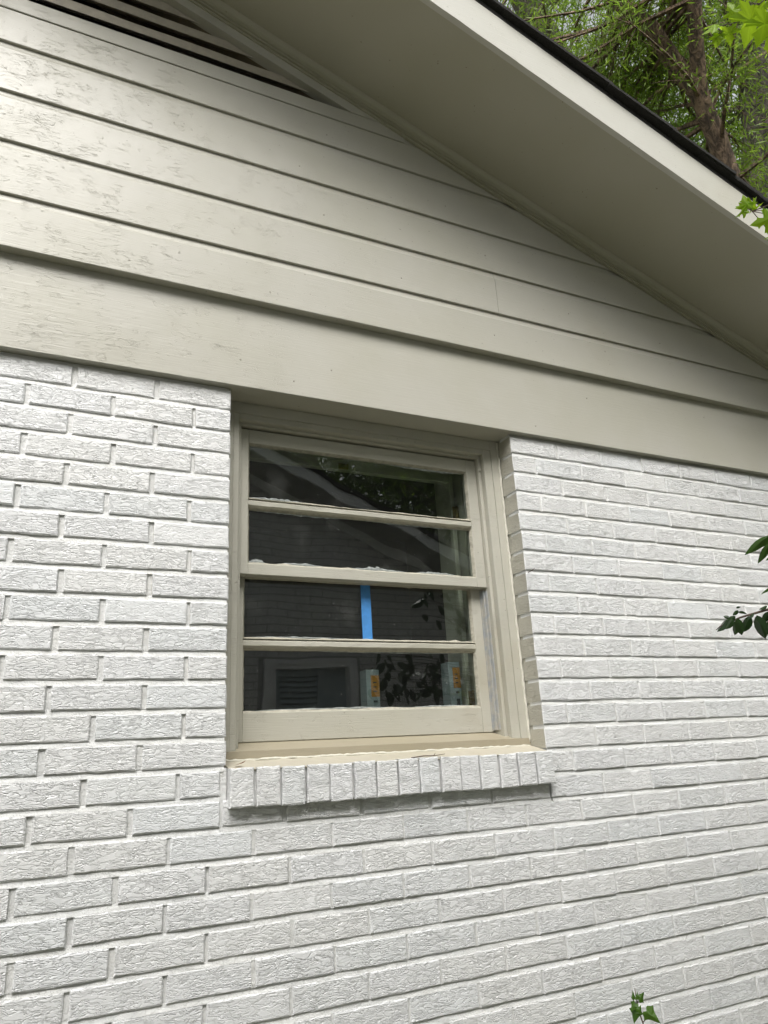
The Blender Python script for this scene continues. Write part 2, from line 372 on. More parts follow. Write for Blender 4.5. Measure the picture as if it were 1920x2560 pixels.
def course(k, x0, x1, js, first_gap=0.0, left_end=True):
    zb = zbot(k)
    edges = [x0]+[j for j in js if x0+.03 < j < x1-.03]+[x1]
    for i in range(len(edges)-1):
        a, b = edges[i], edges[i+1]
        gap = lambda x: 0.0125 if x < -0.14 else (0.0085 if x < 0.2 and k > 17 else (0.0105 if k == 17 and x < W-.02 else (0.0095 if x < 0 else 0.0056)))
        ga = 0 if i == 0 else gap(a)/2; gb = 0 if i == len(edges)-2 else gap(b)/2
        bricks.append((a+ga+J(.0008), b-gb+J(.0008), zb+J(.0008), k))
        if i > 0:
            rec = 0.0058 if a < 0.0 or (k == 17 and a < W-.02) else 0.0030
            mo.box(a-gap(a)/2-.002, a+gap(a)/2+.002, rec+J(.001), .05, zb+.0005, zb+BH-.0005)
    zj = zb; 
    bed(x0+(.003 if abs(x0-W) < .01 else 0), x1-(.003 if abs(x1) < .01 else 0), zj, zj-(PC-BH), 0.0060, 0.0018)
for k in range(1, 40):
    if zbot(k)-0.02 < GZ: break
    if k <= 16:
        course(k, XL, 0.0 if k < 16 else -0.012, extend(J_L[k], XL, 0))
        course(k, W if k < 16 else W+.002, XR, extend(J_R[k], W, XR))
    elif k == 17:
        course(k, XL, -0.0125, extend(J_L[17], XL, 0))
        course(k, -0.004, W-.006, [.1469, .3501, .5509, .7460]); course(k, W, XR, extend(J_R[17], W, XR))
    else:
        js = J_B.get(k) or [x+J(.003) for x in (J_B[26] if k % 2 == 0 else J_B[25])]
        course(k, XL, XR, extend(js, XL, XR))
bed(XL, -0.0005, ZT, zbot(1)+BH, 0.0085, 0.0032); bed(W, XR, ZT, zbot(1)+BH, 0.0085, 0.0032)
bed(XL, -0.012, 0, -(PC-BH), .0092, .0026)
wall = mo.build('brick_wall', 'mortar', house)
rv = MB(); rv.box(W+.0035, W+.006, .006, .085, -.01, ZT-.0005); rv.box(-.006, -.0035, .006, .085, -.01, ZT-.0005)
rv.build('reveal_mortar', 'trim', wall, kind='stuff')
# the 300 that show largest become bricks of their own
def vis(a, b, z):
    c = V(((a+b)/2, 0, z+.03)); d = c-CAM; zz = d.dot(fwd)
    if zz < .1: return 9e9
    u = 960+F_PX*d.dot(rt)/zz; v = 1280-F_PX*d.dot(upv)/zz
    ex = max(0, -u-40, u-1960, -v-20, v-2580)
    return 0 if ex == 0 else ex
bricks.sort(key=lambda q: (vis(q[0], q[1], q[2]), (V(((q[0]+q[1])/2, 0, q[2]))-CAM).length))
far = MB()
for i, (a, b, z, k) in enumerate(bricks):
    if i < 285:
        wd = b-a; half = wd < 0.14
        jamb = k <= 15 and (abs(a-W) < .004 or abs(b) < .004)
        me = random.choice((POOL_HJ if half else POOL_SJ) if jamb else (POOL_H if half else POOL_S))
        o = link('brick', me, None, wall); o.location = (a, J(.0012), z); o.scale = (wd/(0.094 if half else 0.19), 1, 1)
        o.rotation_euler = (J(.010), J(.006), J(.006))
    else:
        far.box(a, b, J(.001), .05, z, z+BH)
far.build('far_bricks', 'brick', wall, kind='stuff')

# rowlock sill
wash = MB(); nseg = 40; rows = []
for i in range(nseg+1):
    x = 0.008+(W-.012)*i/nseg
    rows.append([(x, .105, .012+J(.001)), (x, .066, .0085+J(.0018)), (x, .02, -.002+J(.001)), (x, -.0215, -.0125+J(.0012)), (x, -.0115, -.018), (x, -.0115, -.050), (x, .105, -.050)])
wash.sweep(rows)
sill = wash.build('rowlock_sill', 'wash', house)
RW = (W-0.004)/15
POOL_R = [brick_mesh(0.0575, 0.0885, 90+i, .12, nx=4, nz=4) for i in range(7)]
for i in range(15):
    o = link('brick', random.choice(POOL_R), None, sill)
    o.location = (0.005+RW*i+.0026+J(.0012), -0.027+J(.0025), -0.0975+J(.0018)); o.scale = ((RW-.0052)/.0575, 1, 1)
    o.rotation_euler = (math.radians(-7)*0+J(.01), J(.018), J(.012))
rm = MB()
for i in range(1, 15): rm.box(0.005+RW*i-.003, 0.005+RW*i+.003, -.0165+J(.0015), .06, -.093, -.0145)
rm.box(-.0125, 0.003, .0035, .06, -.150, -.005)
rm.build('rowlock_mortar', 'mortar', sill, kind='stuff')

# belt board, gable backing, siding boards
b = MB(); b.box(XL, XR+.02, -0.02, 0.16, 1.015, 1.33); b.build('belt_board', 'siding', house, bevel=.0015)
def half_backing(x0, x1, pts, y0, y1):
    m = MB(); m.sweep([[(x, y, z) for (x, z) in pts] for y in (y0, y1)]); return m
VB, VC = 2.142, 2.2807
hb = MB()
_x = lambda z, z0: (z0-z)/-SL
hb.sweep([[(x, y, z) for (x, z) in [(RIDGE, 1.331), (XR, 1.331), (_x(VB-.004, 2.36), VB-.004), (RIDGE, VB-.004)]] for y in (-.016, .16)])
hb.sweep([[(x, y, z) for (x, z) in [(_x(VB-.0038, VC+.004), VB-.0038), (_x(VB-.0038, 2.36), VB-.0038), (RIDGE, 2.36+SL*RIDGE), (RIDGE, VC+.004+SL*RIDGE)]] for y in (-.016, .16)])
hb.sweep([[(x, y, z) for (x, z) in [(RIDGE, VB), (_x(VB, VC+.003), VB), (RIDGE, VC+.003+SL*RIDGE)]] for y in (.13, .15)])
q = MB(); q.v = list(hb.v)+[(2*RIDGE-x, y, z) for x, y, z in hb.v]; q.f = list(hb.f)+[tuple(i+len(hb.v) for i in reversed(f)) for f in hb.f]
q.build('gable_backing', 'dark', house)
FY = -0.048
LZ = [1.290, 1.4545, 1.627, 1.796, 1.970, 2.0875]
def xend(z, side):
    x = (2.334-z)/-SL
    return x if side > 0 else 2*RIDGE-x
def siding(z0, z1, cove, xs=None, cut=None, dy=0.0):
    FY = -0.048-dy
    prof = [(FY+.0012, z0), (FY, z0+.0015)]
    if cove:
        hc, dc = 0.0275, 0.0080
        prof.append((FY, z1-hc))
        for q in range(1, 8):
            a = q/7*math.pi/2
            prof.append((FY+dc*math.sin(a), z1-hc+hc*(1-math.cos(a))*0.93+.0006*q/7))
        prof.append((FY+dc+.001, z1-.0002))
    else: prof.append((FY, z1))
    prof += [(-0.018, z1), (-0.018, z0)]
    rows = []
    xa = [None]*2
    NS = 26
    for i in range(NS+1):
        row = []
        for (y, z) in prof:
            l, r = (xend(z, -1), xend(z, 1)) if xs is None else xs
            if cut: l, r = (l, cut[1]) if cut[0] < 0 else (cut[1], r)
            x = l+(r-l)*i/NS
            row.append((x, y, z))
        rows.append(row)
    m = MB(); m.sweep(rows); return m
for i in range(5):
    for ct in ([(-1, .9290), (1, .9304)] if i == 1 else ([(-1, -.9), (1, -.8985)] if i == 3 else [None])):
        siding(LZ[i]+(.0004 if i else 0), LZ[i+1], i < 4, None, ct).build('siding_board', 'siding', house)
VB = 2.142
m = siding(2.0893, VB, False, (2*RIDGE-.60, .60), None, .004)
m.build('siding_board', 'siding', house)
m = siding(2.0893, VB, False, None, (1, .6008)); m.build('siding_board', 'siding', house)
# nails on the boards
nm = MB(); nm.tube([(0, 0, 0), (0, -.0012, 0)], [.0032, .0024], 8); nme = nm.mesh('nail')
for (x, z, y) in [(.18, 1.06, -.02), (.02, 1.10, -.02), (.30, 1.12, -.02), (1.3, 1.20, -.02), (1.05, 1.05, -.02), (1.9, 1.22, -.02), (.9, 1.36, FY), (1.4, 1.40, FY), (-.3, 1.33, FY),
                  (.1, 1.33, FY), (.55, 1.50, FY), (1.25, 1.53, FY), (1.7, 1.50, FY), (.28, 1.67, FY), (.9, 1.69, FY), (.2, 1.84, FY), (.75, 1.86, FY), (-.2, 1.86, FY), (.3, 2.01, FY), (-.1, 2.12, FY), (.45, 2.11, FY)]:
    o = link('nail', nme, 'nail', house); o.location = (x, y+.0003, z)

# gable vent
vent = MB()
VC = 2.2807                                   # inner line of the vent's rake casing
xc = lambda z, off: (off-z)/-SL
def rakebar(m, z0a, z0b, y0, y1, xa, xb):     # a bar along the rake between two offset lines
    m.add([(xa, y0, z0a+SL*xa), (xb, y0, z0a+SL*xb), (xb, y0, z0b+SL*xb), (xa, y0, z0b+SL*xa),
           (xa, y1, z0a+SL*xa), (xb, y1, z0a+SL*xb), (xb, y1, z0b+SL*xb), (xa, y1, z0b+SL*xa)],
          [(0, 1, 2, 3), (7, 6, 5, 4), (0, 4, 5, 1), (1, 5, 6, 2), (2, 6, 7, 3), (3, 7, 4, 0)])
def mirrored(m):
    q = MB(); q.v = list(m.v)+[(2*RIDGE-x, y, z) for x, y, z in m.v]; o = len(m.v)
    q.f = list(m.f)+[tuple(i+o for i in reversed(f)) for f in m.f]; return q
_c = [(RIDGE, VC+SL*RIDGE), (xc(VB+.0004, VC), VB+.0004), (xc(VB+.0004, 2.330), VB+.0004), (RIDGE, 2.330+SL*RIDGE)]
vent.sweep([[(x, y, z) for (x, z) in _c] for y in (-.0545, -.0185)])
ventc = mirrored(vent).build('gable_vent', 'siding', house)
r = MB(); rakebar(r, VC+.0006, VC+.0036, -.050, .125, RIDGE, .392)
mirrored(r).build('vent_reveal', 'reveal', ventc)
for i in range(7):
    zc = 2.1925+.067*i
    xr = xc(zc, VC)-.004
    if xr < RIDGE+.1: break
    m = MB(); rows = []; NS = 24
    for q in range(NS+1):
        f = q/NS; row = []
        for (y, z) in [(-.031, zc+J(.0008)), (-.031+J(.0006), zc+.0345+J(.0016)), (.030, zc+.0935), (.030, zc+.060)]:
            r_ = xc(z, VC)-.004; l_ = 2*RIDGE-r_
            row.append((l_+(r_-l_)*f, y, z))
        rows.append(row)
    m.sweep(rows); m.build('slat', 'slat', ventc)

# rake moulding, soffit, fascia, roof edge
def rakeprofile(prof, xa, xb):                # prof: list of (y, z0); extruded along the rake
    m = MB(); m.sweep([[(x, y, z0+SL*x) for (y, z0) in prof] for x in (xa, xb)]); return mirrored(m)
XE = 3.42
prof = [(-.050, 2.3185), (-.0600, 2.3185), (-.0605, 2.3265), (-.0565, 2.3270), (-.0565, 2.3285), (-.0665, 2.3290), (-.0675, 2.3335), (-.0630, 2.3340), (-.0630, 2.3355), (-.0745, 2.3360)]
for q in range(6):
    a = q/5*math.pi/2
    prof.append((-.0755-.018*math.sin(a), 2.3375+.018*(1-math.cos(a))))
prof += [(-.0935, 2.3562), (-.050, 2.3562)]
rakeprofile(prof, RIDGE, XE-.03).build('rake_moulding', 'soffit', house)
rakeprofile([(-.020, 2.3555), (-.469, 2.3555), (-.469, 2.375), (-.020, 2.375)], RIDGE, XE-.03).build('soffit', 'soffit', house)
# fascia in two lengths, slightly worn lower edge
def fascia(xa, xb):
    m = MB(); rows = []; ns = int((xb-xa)/.06)
    for i in range(ns+1):
        x = xa+(xb-xa)*i/ns
        rows.append([(x, -.4875, 2.3515+SL*x+J(.0012)), (x, -.4875, 2.501+SL*x), (x, -.4685, 2.501+SL*x), (x, -.4685, 2.3515+SL*x+J(.0008))])
    m.sweep(rows); return m
m = fascia(RIDGE, XE); mirrored(m).build('fascia_board', 'fascia', house)
LEN = 7.5
rf = MB()
rf.sweep([[(x, -.488, 2.5025+SL*x), (x, LEN, 2.5025+SL*x), (x, LEN, 2.520+SL*x), (x, -.488, 2.520+SL*x)] for x in (RIDGE, XE+.03)])
roof = mirrored(rf).build('roof', 'shingle', house)
# shingles along the rake edge
ca = 1/math.sqrt(1+SL*SL); sa = SL*ca
sh = MB(); rows = []
for i in range(9):
    y = -.024+.95*i/8
    rows.append([(0, y if i else y+J(.003), 0), (.30, y if i else y+J(.003), 0), (.30, y, .011), (0, y, .008)])
sh.sweep(rows); shme = sh.mesh('shingle')
s = 0.0
NSH = int((XE+.03-RIDGE)/ca/.143)
for side in (1, -1):
    for i in range(NSH):
        s = i*.143; x = RIDGE+s*ca+.02
        o = link('shingle', shme, 'shingle', roof)
        rx = V((ca, 0, sa*1.0)); 
        nrm = V((-sa, 0, ca)); tilt = 0.02
        ex = (rx*math.cos(tilt)+nrm*math.sin(tilt)); ez = (nrm*math.cos(tilt)-rx*math.sin(tilt))
        base = V((x, -.489+J(.006), 2.5205+SL*x+.001+J(.001)))
        if side < 0:
            ex.x = -ex.x; ez.x = -ez.x; base.x = 2*RIDGE-base.x
        ey = V((0, 1, 0))
        if side < 0: pass
        o.matrix_basis = Matrix(((ex.x, ey.x, ez.x, base.x), (ex.y, ey.y, ez.y, base.y), (ex.z, ey.z, ez.z, base.z), (0, 0, 0, 1)))
# the other walls close the house
o = MB(); o.box(XL+.01, XL+.2, .2, LEN-.4, ZB, 1.30); o.box(XR-.2, XR-.01, .2, LEN-.4, ZB, 1.30); o.box(XL+.01, XR-.01, LEN-.6, LEN-.4, ZB, 1.30)
o.build('side_wall', 'brick', house)
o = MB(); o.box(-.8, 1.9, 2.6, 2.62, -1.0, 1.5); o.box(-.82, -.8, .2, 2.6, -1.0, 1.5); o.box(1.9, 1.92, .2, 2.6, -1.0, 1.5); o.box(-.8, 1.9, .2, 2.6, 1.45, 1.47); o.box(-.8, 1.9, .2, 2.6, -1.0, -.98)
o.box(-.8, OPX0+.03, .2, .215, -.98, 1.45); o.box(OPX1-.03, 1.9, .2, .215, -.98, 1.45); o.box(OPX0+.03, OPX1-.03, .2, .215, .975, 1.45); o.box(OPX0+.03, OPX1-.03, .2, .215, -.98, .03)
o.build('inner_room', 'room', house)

# ------------------------------------------------------------------ window
win = MB()
CY = 0.075; CX0, CX1, CZT = 0.044, 0.887, 0.962
# brickmould casing with a small step, mitred look by butting
win.box(-.004, .026, CY, .20, .012, 1.0145); win.box(.0265, CX0, CY+.003, .20, .012, CZT+.018)
win.box(.918, W+.003, CY, .20, .012, 1.0145); win.box(CX1, .9175, CY+.003, .20, .012, CZT+.018)
win.box(.0265, .9175, CY, .20, CZT+.0182, 1.0145); win.box(CX0+.0003, CX1-.0003, CY+.003, .20, CZT, CZT+.018)
window = win.build('window', 'trim', house, bevel=.0012)
st = MB()
st.box(CX0+.0003, .0555, .099, .195, .03, .9535); st.box(.8755, CX1-.0003, .099, .195, .03, .9535); st.box(CX0+.0003, CX1-.0003, .099, .195, .9537, CZT-.0003)
st.build('stop_bead', 'trim', window, bevel=.001)
# painted wooden sill
rows = []
for i in range(31):
    x = .0002+(W-.0004)*i/30
    rows.append([(x, .0735, .0105+J(.0006)), (x, .0735, .0318+J(.0005)), (x, .078, .0335), (x, .160, .0560+J(.0004)), (x, .199, .058), (x, .199, .0105)])
m = MB(); m.sweep(rows); m.build('sill', 'sillpaint', window)
def sash(y0, y1, x0, x1, z0, z1, gx0, gx1, gz0, gz1, nm):
    m = MB()
    m.box(x0, gx0, y0, y1, z0, z1); m.box(gx1, x1, y0, y1, z0, z1)
    m.box(gx0+.0002, gx1-.0002, y0+.0004, y1, gz1, z1); m.box(gx0+.0002, gx1-.0002, y0+.0004, y1, z0, gz0)
    return m.build(nm, 'trim', window, bevel=.0014)
UY, LY = .1136, .150
UX0, UX1 = .0565, .8745
sash(UY, UY+.034, UX0, UX1, .504, .9485, .0815, .838, .536, .906, 'upper_sash')
sash(LY, LY+.034, UX0, UX1-.002, .0555, .545, .0795, .834, .131, .508, 'lower_sash')
def muntin(y0, gx0, gx1, za, zb):
    m = MB(); zc = (za+zb)/2; h = (zb-za)/2
    ring = [(y0+.001, zc-h*.45), (y0+.001, zc+h*.45), (y0+.011, zc+h), (y0+.030, zc+h), (y0+.030, zc-h), (y0+.011, zc-h)]
    rows = [[(gx0+(gx1-gx0)*i/24, y+(J(.0006)), z+J(.0006)) for (y, z) in ring] for i in range(25)]
    m.sweep(rows); m.build('muntin', 'trim', window)
muntin(UY, .0817, .8378, .7035, .7305); muntin(LY, .0797, .8338, .3045, .3305)
panes = [(UY+.0125, .0815, .838, .7305, .906), (UY+.0125, .0815, .838, .536, .7035), (LY+.0125, .0795, .834, .3305, .508), (LY+.0125, .0795, .834, .131, .3045)]
for (y, x0, x1, z0, z1) in panes:
    m = MB(); m.box(x0-.003, x1+.003, y, y+.003, z0-.003, z1+.003); m.build('pane', 'glass', window)
    p = MB()
    def strip(pts, inward, wav):
        n = 34; rows = []; a, b_ = V(pts[0]), V(pts[1])
        lump = [0.0]*(n+1)
        for i in range(n+1):
            f = i/n; c = a+(b_-a)*f
            wv = .0058+wav*(math.sin(f*17+pts[0][0]*40+pts[0][2]*9)*.35+J(1)*.6+ (1.6 if random.random() < .06 else 0))
            iw = V(inward)*wv
            rows.append([c+V((0, -.0108, 0)), c+iw*.35+V((0, -.0085, 0)), c+iw+V((0, -.0004, 0)), c-V(inward)*.002+V((0, .0, 0))])
        p.sweep(rows)
    strip(((x0, y, z0), (x1, y, z0)), (0, 0, 1), .0020); strip(((x0, y, z1), (x1, y, z1)), (0, 0, -1), .0009)
    strip(((x0, y, z0), (x0, y, z1)), (1, 0, 0), .0008); strip(((x1, y, z0), (x1, y, z1)), (-1, 0, 0), .0008)
    p.build('glazing_putty', 'putty', window)
# dried paint left on the glass along the putty
def smear(y, x0, x1, z, h, seed, up=1):
    r = random.Random(seed); m = MB(); n = 26; rows = []
    for i in range(n+1):
        f = i/n; hh = h*(math.sin(math.pi*min(1, f*1.02))**.6)*(.55+.6*r.random())+.0006
        x = x0+(x1-x0)*f
        rows.append([(x, y-.0004, z), (x, y-.0012, z+up*hh*.6), (x, y-.0004, z+up*hh), (x, y-.0001, z+up*hh*.5)])
    m.sweep(rows); m.build('paint_smear', 'smear', window)
Yg, Yh = UY+.0125, LY+.0125
smear(Yg, .090, .26, .7355, .0065, 1); smear(Yg, .17, .32, .5410, .007, 2); smear(Yg, .36, .60, .5405, .006, 3); smear(Yg, .44, .52, .541, .012, 4); smear(Yg, .62, .77, .5405, .0075, 5)
smear(Yg, .086, .135, .5405, .012, 6); smear(Yg, .09, .40, .6985, .0055, 7, -1); smear(Yg, .45, .82, .6985, .0045, 8, -1); smear(Yg, .55, .82, .9005, .007, 9, -1)
smear(Yh, .10, .40, .3355, .004, 10); smear(Yh, .12, .60, .136, .0045, 11); smear(Yh, .6, .82, .136, .004, 12); smear(Yh, .3, .8, .2995, .0045, 13, -1)
# caulk lines, weatherstrip in the lower track
def beadline(pts, rad, mat_, name, n=60):
    m = MB(); P = [V(q) for q in pts]; out = []; rr = []
    for i in range(n+1):
        f = i/n*(len(P)-1); k = min(int(f), len(P)-2); c = P[k].lerp(P[k+1], f-k)
        out.append(c+V((J(.0012), J(.001), J(.0012)))); rr.append(rad*(1+J(.3)))
    m.tube(out, rr, 6); return m.build(name, mat_, window, smooth=True)
beadline([(W-.004, .074, .02), (W-.004, .074, 1.01)], .0042, 'caulk', 'caulk_bead', 80)
beadline([(.006, .0725, .0105), (W-.006, .0725, .0095)], .0033, 'caulk', 'caulk_bead', 80)
m = MB()
m.box(.8685, .8718, .128, .148, .06, .498); m.box(.8722, .8752, .116, .140, .06, .494); m.box(.866, .8682, .1445, .1498, .06, .500)
m.build('weatherstrip', 'strip', window, bevel=.0006)
m = MB(); m.box(.8757, .8868, .094, .0988, .905, .9415); m.build('sash_stop_block', 'trim', window, bevel=.003)
# inner hinged frame behind the sashes
m = MB()
m.box(.846, .862, .245, .262, .02, .955); m.box(.10, .845, .245, .262, .915, .955); m.box(.8755, .95, .216, .40, .02, .97); m.box(.03, .95, .216, .40, .972, .99); m.box(.03, .95, .216, .40, .0, .035)
m.build('inner_casement', 'lining', window, bevel=.001)
for z in (.80, .165):
    m = MB(); m.box(.850, .874, .2405, .2445, z-.024, z+.024); m.tube([(.866, .241, z-.026), (.866, .241, z+.026)], .004, 8); m.build('hinge', 'brass', window)
m = MB(); m.box(.42, .455, .236, .244, .915, .935); m.build('latch', 'brass', window, bevel=.002)

# ================================================================== small things on and behind the window
m = MB(); rows = []
for i in range(12):
    z = .3335+(.5065-.3335)*i/11
    rows.append([(.4465-.0006*i/11+J(.0003), LY+.0121, z), (.4785-.001*i/11+J(.0003), LY+.0121, z), (.4785-.001*i/11, LY+.0117, z), (.4465-.0006*i/11, LY+.0117, z)])
m.sweep(rows); m.build('masking_tape', 'tape', label='strip of blue masking tape stuck upright on the lower window glass', category='tape')
def carton(x0, x1, y0, y1, z0, z1, label):
    t = thing('carton', label, 'carton', loc=((x0+x1)/2, (y0+y1)/2, z0))
    def P(name, m, mat_):
        o = m.build(name, mat_, t); o.matrix_parent_inverse = Matrix.Translation(-V(t.location)); return o
    m = MB(); m.box(x0, x1, y0, y1, z0, z1); P('box', m, 'carton')
    w_ = x1-x0
    m = MB(); m.box(x0+w_*.35, x1-.0005, y0-.001, y0-.0002, z1-.085, z1-.018); P('label_patch', m, 'orange')
    m = MB()
    for q in range(3): m.box(x0+w_*.5, x1-.010, y0-.0016, y0-.0011, z1-.070+q*.014, z1-.0665+q*.014)
    m.box(x0+w_*.5, x0+w_*.8, y0-.0016, y0-.0003, z1-.102, z1-.096); m.box(x0+w_*.52, x0+w_*.8, y0-.0016, y0-.0003, z1-.150, z1-.120)
    P('print', m, 'ink')
carton(.527, .572, .330, .38, .036, .268, 'narrow pale carton with orange label seen through the bottom pane, left of two')
carton(.815, .858, .300, .35, .036, .290, 'pale carton half hidden by the hinged inner frame, behind the bottom pane')
m = MB()
m.tube([(.50, -.004, -.006), (.54, .004, -.003), (.57, .000, -.004), (.61, .008, -.001)], [.0016, .0013, .0012, .0006], 5)
m.tube([(.57, .000, -.004), (.578, .004, .003)], [.0011, .0005], 5)
m.build('twig', 'twig', label='thin dry twig lying on the cream window sill', category='twig')
m = MB(); m.add([(.02, .006, -.001), (.032, .0, .002), (.045, .006, .004), (.036, .014, .001), (.052, .008, .009)], [(0, 1, 3), (1, 2, 3), (1, 4, 2)])
m.build('dead_leaf', 'deadleaf', label='small rust brown dead leaf at the left end of the sill', category='leaf')
m = MB(); m.tube([(.958, -.0005, .532), (.966, -.012, .536), (.975, -.016, .543)], [.0016, .0014, .0006], 5)
m.build('twig', 'twig', label='tiny dark twig stuck in the brick joint at the right of the window', category='twig')

# ================================================================== leaves as meshes
def leaf_mesh(name, outline, fold=0.12, curl=0.1):
    half = outline; pts = [(0, 0)]+half; vs = []; fs = []
    # midrib points + right and left outline
    rib = [(0, y) for _, y in outline]
    k = len(outline)
    vs = [(0, 0, 0)]
    for s_ in (1, -1):
        for (x, y) in outline: vs.append((s_*x, y, -abs(x)*fold - curl*y*y))
    vs += [(0, max(0.02, min(.98, i/4)), -curl*(i/4)**2) for i in range(5)]
    return vs
def make_leaf(name, outline, fold=0.15, curl=0.12):
    # outline: right side from base (0,0) to tip (0,1); mirrored; fan from a mid point on the rib
    R = [(x, y) for x, y in outline]
    ring = [(0, 0)]+R+[(0, 1)]+[(-x, y) for x, y in reversed(R)]
    h = lambda x, y: -abs(x)*fold*1.0 - curl*y*y + .04*math.sin(9*x+3*y)
    vs = [(x, y, h(x, y)) for x, y in ring]+[(0, .33, h(0, .33)+.01)]
    c = len(ring); fs = [(i, (i+1) % c, c) for i in range(c)]
    me = bpy.data.meshes.new(name); me.from_pydata(vs, [], fs)
    return me
MAPLE = [(.10, .02), (.20, -.10), (.24, -.04), (.44, -.06), (.36, .08), (.30, .16), (.42, .22), (.62, .36), (.52, .38), (.54, .46), (.40, .42), (.24, .40), (.15, .42), (.20, .56), (.28, .66), (.18, .68), (.10, .84)]
IVY = [(.16, -.14), (.30, -.10), (.42, .06), (.56, .14), (.36, .30), (.26, .42), (.18, .62), (.08, .84)]
OVAL = [(.10, .08), (.22, .25), (.26, .45), (.22, .68), (.12, .86), (.04, .95)]
LANCE = [(.05, .08), (.11, .28), (.14, .45), (.12, .65), (.06, .86)]
LM = {'maple': make_leaf('leaf', MAPLE, .22, .10), 'ivy': make_leaf('leaf', IVY, .25, .10), 'oval': make_leaf('leaf', OVAL, .35, .15), 'lance': make_leaf('leaf', LANCE, .5, .25)}
LM['maple2'] = make_leaf('leaf', [(x*.8+.02*math.sin(7*y), y) for x, y in MAPLE], .5, .30)
def put_leaf(kind, mat_, base, tip, parent, roll=0.0, lean=0.0):
    me = LM[kind]
    if not me.materials: me.materials.append(M[mat_])
    base, tip = V(base), V(tip); ey = (tip-base); L = ey.length; ey.normalize()
    toc = (CAM-base).normalized(); ez = (toc-ey*toc.dot(ey)).normalized(); ex = ey.cross(ez)
    q = Matrix.Rotation(roll, 3, ey); ex = q @ ex; ez = q @ ez
    o = bpy.data.objects.new('leaf', me); COL.objects.link(o); o.parent = parent; o.matrix_parent_inverse = Matrix.Translation(-V(parent.location))
    o.matrix_basis = Matrix(((ex.x*L, ey.x*L, ez.x*L, base.x), (ex.y*L, ey.y*L, ez.y*L, base.y), (ex.z*L, ey.z*L, ez.z*L, base.z), (0, 0, 0, 1)))
    return o
def plant_leaf(kind, mat_, b, tpx, parent, t, dt=0.0, roll=0.0, stalk=None, stem=None):
    B = at(b[0], b[1], t); T = at(tpx[0], tpx[1], t+dt)
    put_leaf(kind, mat_, B, T, parent, roll)
    if stalk is not None and stem is not None: stem.tube([stalk, (V(stalk)+B)/2+V((0, 0, .004)), B], [.0012, .001, .0009], 5)

# young maple whose twigs reach in from the right
maple = thing('maple_tree', 'young maple with bright yellow-green star leaves reaching in at the right edge', 'tree', loc=(3.1, -2.1, GZ))
inv = lambda o: Matrix.Translation(-V(o.location))
tm = MB(); tm.tube([(3.1, -2.1, GZ), (3.06, -2.08, -.4), (2.98, -2.05, .7), (2.86, -2.0, 1.7), (2.8, -1.95, 2.9), (2.7, -1.9, 4.0)], [.055, .048, .040, .032, .024, .012], 9)
o = tm.build('trunk', 'greybark', maple, smooth=True); o.matrix_parent_inverse = inv(maple)
bm_ = MB(); sm = MB()
a0 = at(1835, 60, 2.30); a1 = at(1900, 10, 2.32); a2 = at(1990, -60, 2.36)
bm_.tube([V((2.86, -2.0, 1.75)), V((2.2, -1.6, 1.78)), a2, a1, a0, at(1815, 88, 2.29)], [.010, .008, .005, .0032, .002, .0012], 6)
b0 = at(1880, 528, 2.25); b1 = at(1960, 500, 2.27)
bm_.tube([V((2.98, -2.05, .75)), V((2.2, -1.55, 1.15)), b1, b0], [.009, .006, .003, .0013], 6)
o = bm_.build('branch', 'twig', maple, smooth=True); o.matrix_parent_inverse = inv(maple)
ML = [((1838, 38), (1818, 4), 2.30, .02, .2, 'maple'), ((1806, 84), (1765, 108), 2.29, .0, .9, 'maple2'), ((1800, 84), (1789, 124), 2.29, .02, -.3, 'maple'),
      ((1822, 66), (1825, 118), 2.28, .0, .3, 'maple'), ((1800, 66), (1764, 50), 2.29, .05, 1.1, 'maple2'), ((1886, 12), (1857, 124), 2.26, .02, .25, 'maple'),
      ((1922, 28), (1893, 122), 2.24, .0, -.3, 'maple'), ((1890, 8), (1850, 80), 2.33, -.02, 1.0, 'maple2'), ((1905, -10), (1872, 40), 2.36, 0, .2, 'maple'),
      ((1848, 10), (1838, 70), 2.33, .02, 1.2, 'maple2'), ((1925, 60), (1925, 150), 2.28, 0, .4, 'maple'), ((1900, -60), (1860, 12), 2.33, 0, .1, 'maple'),
      ((1940, -20), (1935, 60), 2.30, 0, .5, 'maple'),
      ((1872, 524), (1858, 484), 2.25, .02, .4, 'maple'), ((1868, 522), (1832, 540), 2.25, 0, .9, 'maple2'), ((1876, 522), (1904, 490), 2.26, .03, .7, 'maple2'),
      ((1880, 528), (1912, 512), 2.26, 0, 1.0, 'maple2'), ((1935, 545), (1874, 563), 2.22, 0, .15, 'maple'), ((1862, 518), (1846, 506), 2.26, 0, .2, 'maple'),
      ((1935, 530), (1902, 524), 2.24, 0, .5, 'maple'), ((1930, 590), (1904, 594), 2.25, 0, 1.2, 'maple2')]
for i, (bp, tp, t, dt, roll, kd) in enumerate(ML):
    stalk = [a0, a1, a1, a0][i % 4] if bp[1] < 300 else b0
    plant_leaf(kd, 'mapleleaf', bp, tp, maple, t, dt, roll, stalk, sm)
for i in range(46):                            # the rest of its leaves, off to the right
    c = V((2.82+J(.75), -1.95+J(.7), 1.9+J(1.5)))
    if c.x < 2.4: c.x = 2.4+abs(J(.3))
    d = V((J(1), J(1), -.8+J(.6))).normalized()
    put_leaf('maple', 'mapleleaf', c, c+d*.11, maple, J(1.5))
    sm.tube([V((2.86, -2.0, c.z+.1)), (V((2.86, -2.0, c.z+.1))+c)/2+V((0, 0, .05)), c], [.003, .0022, .0010], 4)
o = sm.build('leaf_stalk', 'twig', maple, kind='stuff'); o.matrix_parent_inverse = inv(maple)

